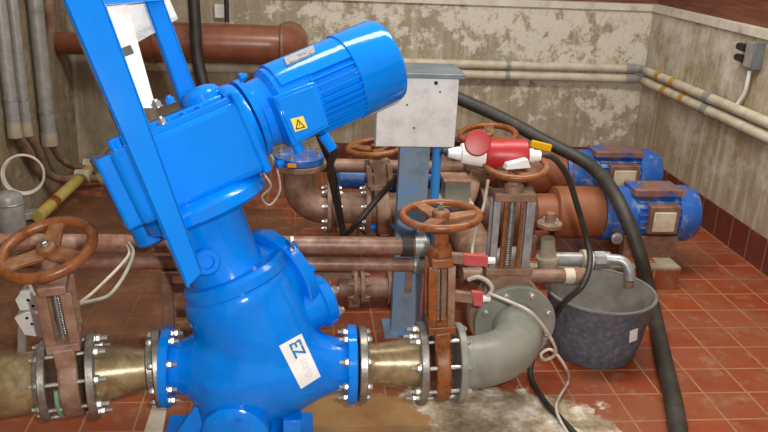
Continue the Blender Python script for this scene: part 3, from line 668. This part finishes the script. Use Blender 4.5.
def pump(Yp, Zp, xa_, xg0, xg1, xm1, label, lm, guardmat='guard', withcase=True):
    if withcase:
        t = thing('centrifugal_pump', (xa_, Yp, Zp), label, 'pump')
        g = G(); g.lathe((xa_-.11, Yp, Zp), XD, [(0, .1), (.02, .15), (.06, .185), (.15, .185), (.19, .15), (.22, .09)], 40); g.lathe((xa_-.18, Yp, Zp), XD, [(0, .12), (.024, .12), (.025, .08), (.1, .085)], 32)
        g.lathe((xa_-.02, Yp, Zp), (0, 0, 1), [(0, .09), (.18, .085), (.2, .12), (.225, .12)], 28)
        g.build('volute', M['casing'], t)
        G().cyl((xa_+.1, Yp, Zp), (xg0+.01, Yp, Zp), .095, None, 32).build('bearing_housing', M['guard'], t)
        for yy in (-.11, .11): G().bx((xa_-.08, Yp+yy-.025, .12), (xa_+.1, Yp+yy+.025, Zp-.08)).build('foot', M['casing'], t, bevel=.006)
        cg = G().lathe((xg0, Yp, Zp), XD, [(0, .128), (.004, .134), (xg1-xg0-.004, .134), (xg1-xg0, .128)], 44).build('coupling_guard', M[guardmat], t)
    mt = thing('electric_motor', ((xg1+xm1)/2, Yp, Zp), lm, 'motor')
    L_ = xm1-xg1; r = .142
    G().lathe((xg1, Yp, Zp), XD, [(0, r*.9), (.01, r*.97), (L_*.3, r*.97), (L_*.32, r*.93), (L_*.78, r*.93)], 44).build('stator', M['peelblue'], mt)
    for k in range(26):
        q = 2*PI*k/26; d = V((0, math.cos(q), math.sin(q))); sv_ = V((0, -math.sin(q), math.cos(q))); o_ = V((xg1+L_*.32, Yp, Zp))
        G().bar(o_+d*r*.93, o_+XD*L_*.45+d*r*.93, d*.012, sv_*.003).build('cooling_fin', M['peelblue'], mt)
    G().lathe((xg1, Yp, Zp), XD, [(0, r), (.022, r*1.02), (.03, r*.98)], 44).build('end_shield', M['peelblue'], mt)
    G().lathe((xg1+L_*.74, Yp, Zp), XD, [(0, r*1.0), (.004, r*1.03), (L_*.15, r*1.03), (L_*.22, r*.92), (L_*.255, r*.7), (L_*.26, r*.2)], 44).build('fan_cover', M['peelblue'], mt)
    G().bx((xg1+L_*.26, Yp-.115, Zp+r*.85), (xg1+L_*.74, Yp+.05, Zp+r*1.13)).build('top_plate', M['peel'], mt, bevel=.006)
    tb_ = G().bx((xg1+L_*.4, Yp-.165, Zp-.06), (xg1+L_*.7, Yp-.08, Zp+.09)).build('terminal_box', M['casing'], mt, bevel=.008)
    G().bx((xg1+L_*.44, Yp-.17, Zp-.045), (xg1+L_*.66, Yp-.16, Zp+.06)).build('cover', M['cream'], tb_, bevel=.006)
    for yy in (-.11, .11): G().bx((xg1+L_*.2, Yp+yy-.03, .119), (xg1+L_*.75, Yp+yy+.03, Zp-.08)).build('foot', M['casing'], mt, bevel=.005)
    G().lathe((xg1+.06, Yp-.135, Zp-.09), (0, -1, 0), [(0, .03), (.015, .03), (.02, .022)], 20).build('round_plug', M['galv'], mt)
Y1, Z1 = 3.77, .315
pump(Y1, Z1, 1.08, 1.29, 1.53, 2.05, 'brown pump with orange-brown round coupling guard behind the bucket', 'nearer blue and brown peeling motor at the right end of the front pump')
pump(4.55, .30, 1.0, 1.3, 1.58, 2.19, 'rear brown pump half hidden behind the front pump', 'farther blue and brown peeling motor near the corner of the room')
for (nm, lo, hi, lb_) in (('pump_plinth', (.9, 3.5, 0), (1.89, 4.02, .12), 'tiled plinth with grey concrete edge under the nearer pump and motor'), ('pump_plinth', (.75, 4.3, 0), (2.0, 4.82, .12), 'tiled plinth under the farther pump')):
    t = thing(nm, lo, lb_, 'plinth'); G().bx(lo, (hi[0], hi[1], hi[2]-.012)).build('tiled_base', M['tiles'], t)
    G().bx((lo[0], lo[1], hi[2]-.012), hi).build('top_slab', M['concrete'] if lo[1] < 4 else M['tiles'], t)
    if lo[1] < 4: G().bx((lo[0]+.0, lo[1]+.06, hi[2]), (hi[0]-.1, hi[1], hi[2]+.002)).build('tile_infill', M['tiles'], t)
# ------------------------------------------------------------------ drain pipework over the bucket
dr = thing('drain_pipe', (.9, 2.88, .375), 'brown horizontal drain pipe with white tape joint above the bucket', 'pipe')
a_, b_ = at(462, 276, Y=2.9), at(578, 276, Y=2.9)
G().cyl(a_, b_, .029, None, 20).build('pipe_body', M['rust'], dr)
G().cyl(b_-XD*.06, b_-XD*.02, .033, None, 20).build('tape_joint', M['cream'], dr)
G().cyl(b_-XD*.02, b_+XD*.03, .036, .034, 20).build('end_cap', M['rust'], dr)
G().cyl(a_-XD*.0, a_+XD*.09, .035, None, 20).build('coupling', M['rust'], dr)
sc = thing('drain_spout', at(595, 260, Y=2.98), 'galvanised spout pipe bending down into the dark rubber bucket', 'pipe')
a_, b_ = at(548, 259, Y=2.98), at(608, 260, Y=2.98)
G().cyl(a_, b_, .03, None, 24).build('pipe_body', M['galv'], sc)
for px_, w_, r in ((586, .02, .044), (598, .022, .04), (606, .012, .036)):
    p = at(px_, 260, Y=2.98); G().cyl(p-XD*w_, p+XD*w_, r, None, 8 if px_ == 598 else 24).build('pipe_nut', M['galv'] if px_ != 586 else M['cream'], sc)
a_ = at(606, 259, Y=2.97); e1 = at(622, 261, Y=2.94); e2 = at(629, 270, Y=2.92); e3 = at(630, 280, Y=2.91)
G().tube(spline([a_, e1, e2, e3], 8), .022, 16).build('bend', M['galv'], sc, smooth=60)
G().cyl(e3-V((0, 0, .004)), e3-V((0, 0, .03)), .019, None, 16).build('outlet', M['rust'], sc)
nv = thing('non_return_valve', at(549, 262, Y=2.98), 'grey upright non-return valve with round top cap left of spout', 'valve')
p = at(549, 263, Y=2.98); q_ = at(549, 229, Y=2.98)
G().lathe(p-V((0, 0, .04)), q_-p, [(0, .03), (.02, .042), (.05, .042), (.055, .05), (.07, .05), (.075, .036), (.11, .03), ((q_-p).length, .028)], 24).build('valve_body', M['collar'], nv)
fl = G().disc(q_+V((0, 0, .02)), (0, 0, 1), .052, .022, .004, 28).build('cap_flange', M['rust'], nv)
bolts(q_+V((0, 0, .031)), (0, 0, 1), .038, 4, fl, .007, .007, .003)
G().cyl(q_+V((0, 0, .03)), q_+V((0, 0, .07)), .022, .018, 16).build('neck', M['rust'], nv)
cs = at(478, 268, Y=3.0)
tag(G().lathe(at(478, 266, Y=2.96), (.95, .2, .18), [(-.05, .03), (-.03, .05), (.14, .05), (.2, .03)], 24).build('pipe_sleeve', M['grey'], smooth=40), 'grey rounded pipe sleeve behind the drain pipe, right of the red tags', 'pipe')
for k, (q4, lbl) in enumerate(([((464, 254.5), (488, 256.5), (488, 267), (464, 265.5))], 0) if False else ((((464, 254.5), (488, 256.5), (488, 267), (464, 265.5)), 'upper red tag with white pin beside the orange gate valve'), (((472, 292), (483, 292.5), (483, 307), (474, 306)), 'lower red tag with white pin in front of the grey flange'))):
    yy = 2.5 if k == 0 else 2.44
    P = [at(x, y, Y=yy) for x, y in q4]; c_ = sum(P, V())/4
    t = thing('red_handle', c_, lbl, 'handle'); G().prism(P, (0, .02, 0)).build('grip', M['redtag'], t, bevel=.002)
    e = (P[1]+P[2])/2+V((0, .01, 0)); G().cyl(e, e+XD*.026, .013, .012, 14).build('pin', M['white'], t)
    e = (P[0]+P[3])/2+V((0, .012, 0))
    G().bar(e, e-XD*.07-V((0, -.03, .005)), V((0, .012, 0)), V((0, 0, .018))).build('lever', M['rust'], t, bevel=.002)
# ------------------------------------------------------------------ bucket
bc_ = at(606, 371, Z=0)+V((.0, .17, 0)); rb, rt, hb = .172, .222, .285
bk = thing('rubber_bucket', (bc_.x, bc_.y, 0), 'scuffed dark grey rubber bucket standing on the red tiles', 'bucket')
G().lathe((bc_.x, bc_.y, 0), (0, 0, 1), [(0, rb-.012), (.012, rb), (.1, rb+.02), (hb-.02, rt-.005), (hb-.006, rt+.006), (hb, rt+.003), (hb, rt-.008)], 56, cap=False).build('shell', M['bucket'], bk)
G().lathe((bc_.x, bc_.y, 0), (0, 0, 1), [(hb, rt-.006), (hb-.02, rt-.014), (.04, rb-.008), (.025, rb-.02), (.025, .001)], 56, cap=False).build('lining', M['bucketin'], bk)
G().lathe((bc_.x, bc_.y, .003), (0, 0, 1), [(0, rb-.012), (.003, rb-.012)], 40).build('bottom', M['bucket'], bk)
G().torus((bc_.x, bc_.y, hb-.002), (0, 0, 1), rt, .006, 60, 8).build('rim', M['bucketin'], bk)
dg = bpy.context.evaluated_depsgraph_get()
sh = [o for o in bk.children if o.name.startswith('shell')][0]
decal(sh, [(630, 331), (638, 328), (637, 340), (629, 343)], M['label'], 'label', .002, 3, 3)
# ------------------------------------------------------------------ hose, plug, cables
def cable(name, pts, r, mat, label, cat, n=10, cl=False, par=None):
    o = G().tube(spline(pts, 8, cl), r, n, cl).build(name, M[mat], par, smooth=80)
    return o if par else tag(o, label, cat)
hz = .037
hose = [at(330, 80, Y=5.5), at(362, 72, Y=5.0), at(405, 78, Y=4.5), at(440, 89, Y=4.25), at(460, 99, Y=4.15), at(500, 117, Y=4.1), at(545, 141, Y=4.0), at(588, 164, Y=3.85), at(612, 190, Y=3.62), at(628, 222, Y=3.46), at(640, 255, Y=3.38), at(651, 300, Z=hz), at(664, 360, Z=hz), at(675, 410, Z=hz), at(684, 470, Z=hz)]
cable('rubber_hose', hose, [.034]*113, 'rubber', 'thick black rubber hose draped over the motors and across the tiles', 'hose', 18)
p = at(541, 146, Y=3.93)
tag(G().box(p, V((.055, 0, -.012)), V((0, .012, 0)), V((.004, 0, .02))).build('cable_clip', M['yellow'], bevel=.005), 'small yellow clip by the black hose above the red plug', 'clip')
YPl = 2.72
pl = thing('power_plug', at(495, 152, Y=YPl), 'red and white industrial plug with round red lid lying on a handwheel', 'plug')
a_, b_ = at(448, 153, Y=YPl), at(540, 156, Y=YPl); axp = (b_-a_).normalized(); Lp = (b_-a_).length
def pp(t_): return a_+axp*Lp*t_
G().lathe(pp(0), axp, [(0, .015), (Lp*.1, .024), (Lp*.13, .024), (Lp*.14, .036), (Lp*.4, .048)], 28).build('white_cap', M['white'], pl)
G().lathe(pp(.385), axp, [(0, .05), (.004, .053), (Lp*.18, .053), (Lp*.2, .057), (Lp*.44, .06), (Lp*.455, .055), (Lp*.46, .03)], 32).build('red_body', M['red'], pl)
G().lathe(pp(.86), axp, [(0, .026), (Lp*.06, .026), (Lp*.065, .022), (Lp*.14, .02)], 20).build('gland', M['white'], pl)
lc = at(477.5, 143, Y=YPl-.05)
ld = G().lathe(lc+V((0, .0, 0)), V((-.15, -1, .35)), [(-.012, .043), (.004, .047), (.01, .043), (.012, .026)], 32).build('lid', M['red'], pl)
P = [at(x, y, Y=YPl-.1) for x, y in ((508, 164), (528, 159), (531, 168), (506, 170))]
G().prism(P, (0, .09, -.01)).build('white_tab', M['white'], pl, bevel=.002)
P = [at(x, y, Y=YPl-.045) for x, y in ((499, 159), (505, 159), (504, 166), (500, 166))]
G().prism(P, (0, .03, 0)).build('latch', M['red'], pl, bevel=.002)
cable('plug_cable', [b_-axp*.01, at(552, 157, Y=2.72), at(567, 175, Y=2.74), at(577, 205, Y=2.76), at(587, 240, Y=2.76), at(590, 262, Y=2.7), at(583, 285, Y=2.62), at(564, 303, Y=2.66), at(546, 330, Y=2.72), at(533, 358, Y=2.72), at(531, 378, Z=.012), at(545, 402, Z=.012), at(560, 418, Z=.012), at(590, 450, Z=.012)], .0115, 'black', 'black cable leaving the right end of the red plug down to floor', 'cable')
cable('plug_cable', [a_+axp*.01, at(446, 152, Y=2.85), at(443, 151, Y=3.25), at(425, 156, Y=3.4), at(405, 170, Y=3.4), at(380, 196, Y=3.45), at(358, 222, Y=3.42), at(345, 232, Y=3.5), at(338, 200, Y=3.5), at(333, 172, Y=3.45), at(324, 148, Y=3.3), at(316, 128, Y=3.0)], .014, 'black', 'black cable looping from the left end of the red plug past the rusty valve', 'cable')
cable('motor_cable', [gl-AX*.03, gl-AX*.08+V((0, .1, 0)), at(330, 168, Y=2.9), at(336, 200, Y=3.1), at(342, 228, Y=3.2), at(344, 246, Y=3.3)], .014, 'black', 'dark cable hanging from the terminal box of the blue motor', 'cable')
cable('thin_cable', [at(490, 294, Y=2.44), at(510, 302, Y=2.36), at(530, 312, Y=2.3), at(546, 330, Y=2.34), at(556, 352, Y=2.4), at(545, 360, Y=2.45), at(541, 354, Y=2.5), at(552, 350, Y=2.5), at(566, 368, Y=2.5), at(568, 382, Z=.02), at(556, 408, Z=.034), at(572, 440, Z=.04)], .0055, 'cable', 'thin dirty white cable from lower red tag curling over the grey elbow', 'cable')
cable('thin_cable', [at(488, 180, Y=2.66), at(484, 205, Y=2.6), at(478, 222, Y=2.58), at(473, 245, Y=2.56), at(472, 256, Y=2.52)], .006, 'greycable', 'thin grey cable hanging beside the spindle valve to the upper red tag', 'cable')
cable('thin_cable', [at(468, 280, Y=2.48), at(478, 277, Y=2.47), at(488, 282, Y=2.46), at(492, 290, Y=2.45), at(484, 299, Y=2.45)], .008, 'greycable', 'short grey cable loop between the two red tags', 'cable')
# ------------------------------------------------------------------ left wall services
def wallx(x, y, r): return at(x, y, X=XL+r)
cbot = []
for k, (tx, bx_, by, r, lbl) in enumerate(((4, 14, 128, .034, 'leftmost grey vertical conduit on the left wall'), (18, 26, 127, .03, 'middle grey vertical conduit on the left wall'), (43, 49, 137, .043, 'right, thickest grey vertical conduit on the left wall'))):
    b_ = wallx(bx_, by, r+.01); t = thing('wall_conduit', b_, lbl, 'conduit', 'vertical conduits on the left wall')
    G().cyl(b_+V((0, 0, -.01)), b_+V((0, 0, 1.2)), r, None, 24).build('pipe_body', M['conduit'], t)
    G().cyl(b_+V((0, 0, -.05)), b_+V((0, 0, .03)), r*1.1, None, 24).build('end_collar', M['collar'], t)
    G().cyl(b_+V((0, 0, .15)), b_+V((0, 0, .17)), r*1.1, None, 24).build('strap', M['galv'], t)
    cbot.append(b_)
for b_, pts, r, lbl in ((cbot[2], ((60, 158), (72, 166), (86, 168), (100, 168)), .02, 'upper bent brown tube below the thickest conduit'), (cbot[1], ((38, 150), (45, 170), (60, 179), (82, 178), (104, 179)), .024, 'lower bent brown tube curving right from the middle conduit'), (cbot[0], ((14, 140), (15, 156), (18, 172)), .024, 'short brown tube below the leftmost conduit')):
    P = [b_-V((0, 0, .03))]+[at(x, y, Y=min(5.55, b_.y+.1+.12*i)) for i, (x, y) in enumerate(pts)]
    P = [V((max(q.x, XL+.03), q.y, max(q.z, .04))) for q in P]
    cable('bent_tube', P, r, 'brownleg', lbl, 'tube', 12)
for (x, y, yy, lbl) in ((91, 165, 5.2, 'white fitting on the upper bent tube by the yellow pipe'), (83, 176, 5.0, 'small white fitting on the lower bent tube by the yellow pipe')):
    p = at(x, y, Y=yy); tag(G().cyl(p-XD*.045, p+XD*.045, .042, None, 16).build('pipe_fitting', M['cream'], smooth=40), lbl, 'fitting')
yp = thing('floor_pipe', (-1.42, 4.9, .06), 'yellowed pipe running away along the foot of left wall', 'pipe')
a_, b_ = at(38, 217, Z=.09), at(112, 148, Z=.09); a_.x = max(a_.x, XL+.05); 
G().cyl(a_, b_, .034, None, 16).build('pipe_body', M['ypipe'], yp)
p = a_.lerp(b_, .16); d_ = (b_-a_).normalized(); G().cyl(p-d_*.03, p+d_*.03, .041, None, 16).build('rusty_ring', M['orange'], yp)
t = G()
for k in range(2):
    cx = at(12+k, 174-k, X=XL+.05)
    t.torus(cx+V((.06, -.03*k, 0)), V((.5, -1+.1*k, .25)), .098+.005*k, .0075, 40, 8)
tag(t.build('cable_coil', M['cable'], smooth=60), 'coil of dirty white cable hanging on the left wall', 'cable')
p = at(4, 215, Y=4.0)
cn = thing('grey_canister', (p.x-.02, 4.0, 0), 'grey canister at the left edge behind the orange handwheel', 'canister')
zt_ = at(4, 193, Y=4.0).z
G().lathe((XL+.08, 4.0, 0), (0, 0, 1), [(0, .065), (.01, .072), (max(.1, zt_-.03), .072), (zt_-.01, .065), (zt_, .05)], 28).build('drum', M['conduit'], cn)
G().torus((XL+.08, 4.0, max(.1, zt_-.05)), (0, 0, 1), .073, .004, 32, 6).build('hoop', M['galv'], cn)
a_ = at(12, 217, Z=.03); b_ = at(40, 213, Z=.03)
tag(G().bar(a_, b_, V((0, .04, 0)), V((0, 0, .02))).build('flat_bar', M['conduit'], bevel=.003), 'grey flat bar lying beside the grey canister', 'bar')
# white strips beside the left valve
ws_ = thing('cable_bracket', at(30, 300, Y=2.55), 'white perforated bracket plates behind the left gate valve yoke', 'bracket')
for q4 in (((15, 300), (27, 282), (36, 300), (38, 309), (20, 311)), ((14, 318), (27, 312), (44, 314), (46, 338), (24, 335))):
    P = [at(x, y, Y=2.55) for x, y in q4]; pl_ = G().prism(P, (0, .02, 0)).build('plate', M['plate'], ws_, bevel=.002)
    for x, y in ((q4[0][0]+9, q4[0][1]-4), (q4[0][0]+14, q4[0][1]+2)):
        p = at(x+4, y+4, Y=2.549); G().lathe(p, (0, -1, 0), [(-.002, .005), (.002, .005)], 10).build('hole', M['ink'], pl_)
G().bar(at(24, 275, Y=2.6), at(20, 420, Y=2.6), V((.012, 0, 0)), V((0, .01, 0))).build('upright', M['conduit'], ws_)
cable('grey_cable', [at(128, 243, Y=2.95), at(133, 252, Y=2.9), at(128, 268, Y=2.86), at(118, 285, Y=2.8), at(106, 297, Y=2.72), at(80, 304, Y=2.6), at(66, 312, Y=2.5)], .0075, 'greycable', 'right-hand grey cable sagging from the brown pipes to the left valve', 'cable')
cable('grey_cable', [at(127, 244, Y=2.95), at(129, 254, Y=2.9), at(118, 268, Y=2.86), at(104, 282, Y=2.8), at(90, 295, Y=2.72), at(78, 304, Y=2.6)], .0065, 'cable', 'left-hand brownish cable strung from the brown pipes to the left valve', 'cable')
# ------------------------------------------------------------------ back and right wall services
bp = thing('large_pipe', (-.5, 5.35, .905), 'large red-brown pipe along the back wall ending in a bend', 'pipe')
zc = .905; xe_ = at(303, 45, Y=5.35).x-.13
P = [V((-.95, 5.35, zc)), V((xe_-.1, 5.35, zc))]+[V((xe_-.1+.14*math.sin(q), 5.35+.14-.14*math.cos(q), zc)) for q in [PI/2*i/8 for i in range(1, 9)]]+[V((xe_+.04, YB, zc))]
G().tube(P, .124, 36).build('pipe_body', M['bigpipe'], bp, smooth=60)
G().lathe((-1.15, 5.35, zc-.03), XD, [(0, .07), (.2, .124)], 32).build('reducer', M['bigpipe'], bp)
G().cyl((XL, 5.35, zc-.03), (-1.14, 5.35, zc-.03), .07, None, 28).build('thin_run', M['bigpipe'], bp)
pr = at(282, 45, Y=5.35); G().lathe((pr.x-.01, 5.35, zc), XD, [(0, .126), (.004, .13), (.014, .13), (.018, .126)], 36).build('weld_ring', M['rust'], bp)
pv = at(50, 30, X=XL+.045)
tag(G().cyl((pv.x, pv.y, .98), (pv.x, pv.y, 1.9), .035, None, 20).build('vertical_pipe', M['rust'], smooth=40), 'brown vertical pipe behind the thickest conduit on the left wall', 'pipe')
cable('hanging_cable', [at(193, -12, Y=5.2), at(195, 20, Y=5.18), at(198, 60, Y=5.15), at(208, 100, Y=5.1), at(222, 135, Y=5.1)], .038, 'black', 'thick black cable hanging on the back wall left of the motor', 'cable')
cable('hanging_cable', [at(226, -12, Y=5.52), at(227, 22, Y=5.52)], .016, 'black', 'thin dark cable above the large red-brown pipe', 'cable')
p = at(220, 11, Y=5.6); tag(G().bx((p.x-.035, 5.58, p.z-.045), (p.x+.035, YB, p.z+.045)).build('junction_plate', M['plate'], bevel=.004), 'small pale junction plate on back wall above the large pipe', 'plate')
def wallrun(z, r, label1, label2):
    t = thing('wall_pipe', (.5, YB-.05, z), label1, 'pipe')
    G().cyl((-1.2, YB-.045, z), (XW-.16, YB-.045, z), r, None, 16).build('pipe_body', M['cream'], t)
    G().cyl((XW-.16, YB-.045, z), (XW-.09, YB-.045, z), r*1.2, None, 16).build('fitting', M['conduit'], t)
    for x in (.3, 1.45): G().cyl((x-.015, YB-.045, z), (x+.015, YB-.045, z), r*1.2, None, 16).build('pipe_clip', M['conduit'], t)
    t = thing('wall_pipe', (XW-.05, 4.5, z), label2, 'pipe')
    P = spline([(XW-.09, YB-.045, z), (XW-.06, YB-.055, z), (XW-.045, YB-.1, z), (XW-.045, YB-.16, z)], 5)
    G().tube(P, r, 14).build('corner_bend', M['conduit'], t, smooth=60)
    G().cyl((XW-.045, YB-.15, z), (XW-.045, 2.2, z), r, None, 16).build('pipe_body', M['cream'], t)
    for y in ((5.12, 4.85) if r > .03 else (5.25, 5.02)): G().cyl((XW-.045, y-.03, z), (XW-.045, y+.03, z), r*1.06, None, 16).build('tape', M['ytape'], t)
    G().cyl((XW-.045, 4.5, z), (XW-.045, 4.58, z), r*1.15, None, 16).build('sleeve', M['conduit'], t)
zA, zB = at(500, 65, Y=YB-.05).z, at(500, 74.5, Y=YB-.05).z
wallrun(zA, .029, 'upper cream pipe along the back wall', 'upper cream pipe with amber tape along right wall')
wallrun(zB-.006, .031, 'lower cream pipe along the back wall', 'lower cream pipe with amber tape along right wall')
sx = XW
p = at(751, 55, X=XW-.04)
sw = thing('wall_switch', p, 'grey wall switch box with two cable glands on right wall', 'switch')
G().bx((XW-.055, p.y-.045, p.z-.07), (XW, p.y+.045, p.z+.07)).build('housing', M['conduit'], sw, bevel=.006)
G().bx((XW-.058, p.y-.06, p.z-.072), (XW-.0, p.y-.045, p.z+.072)).build('side_plate', M['hood'], sw, bevel=.003)
for dz in (.03, -.03): G().cyl((XW-.045, p.y+.045, p.z+dz), (XW-.045, p.y+.13, p.z+dz), .024, .02, 14).build('cable_gland', M['ink'], sw)
cable('cord', [(XW-.03, p.y-.0, p.z-.085), (XW-.03, p.y+.0, p.z-.16), (XW-.025, p.y+.02, p.z-.22), (XW-.03, p.y+.07, p.z-.3)], .011, 'white', '', '', par=sw)

P = [at(x, y, Z=.0) for x, y in ((144, 436), (157, 396), (170, 396), (163, 436))]
tag(G().prism(P, (0, 0, .018)).build('wooden_board', M['cream'], bevel=.002), 'pale narrow board on the tiles left under the macerator flange', 'board')
cable('thin_wire', [at(262, 172, Y=2.75), at(271, 186, Y=2.75), at(262, 197, Y=2.78), at(270, 205, Y=2.8), at(280, 190, Y=2.8), at(276, 166, Y=2.78), at(268, 150, Y=2.76)], .004, 'cable', 'thin pale wire loops hanging between the blue macerator and rear elbow', 'wire')
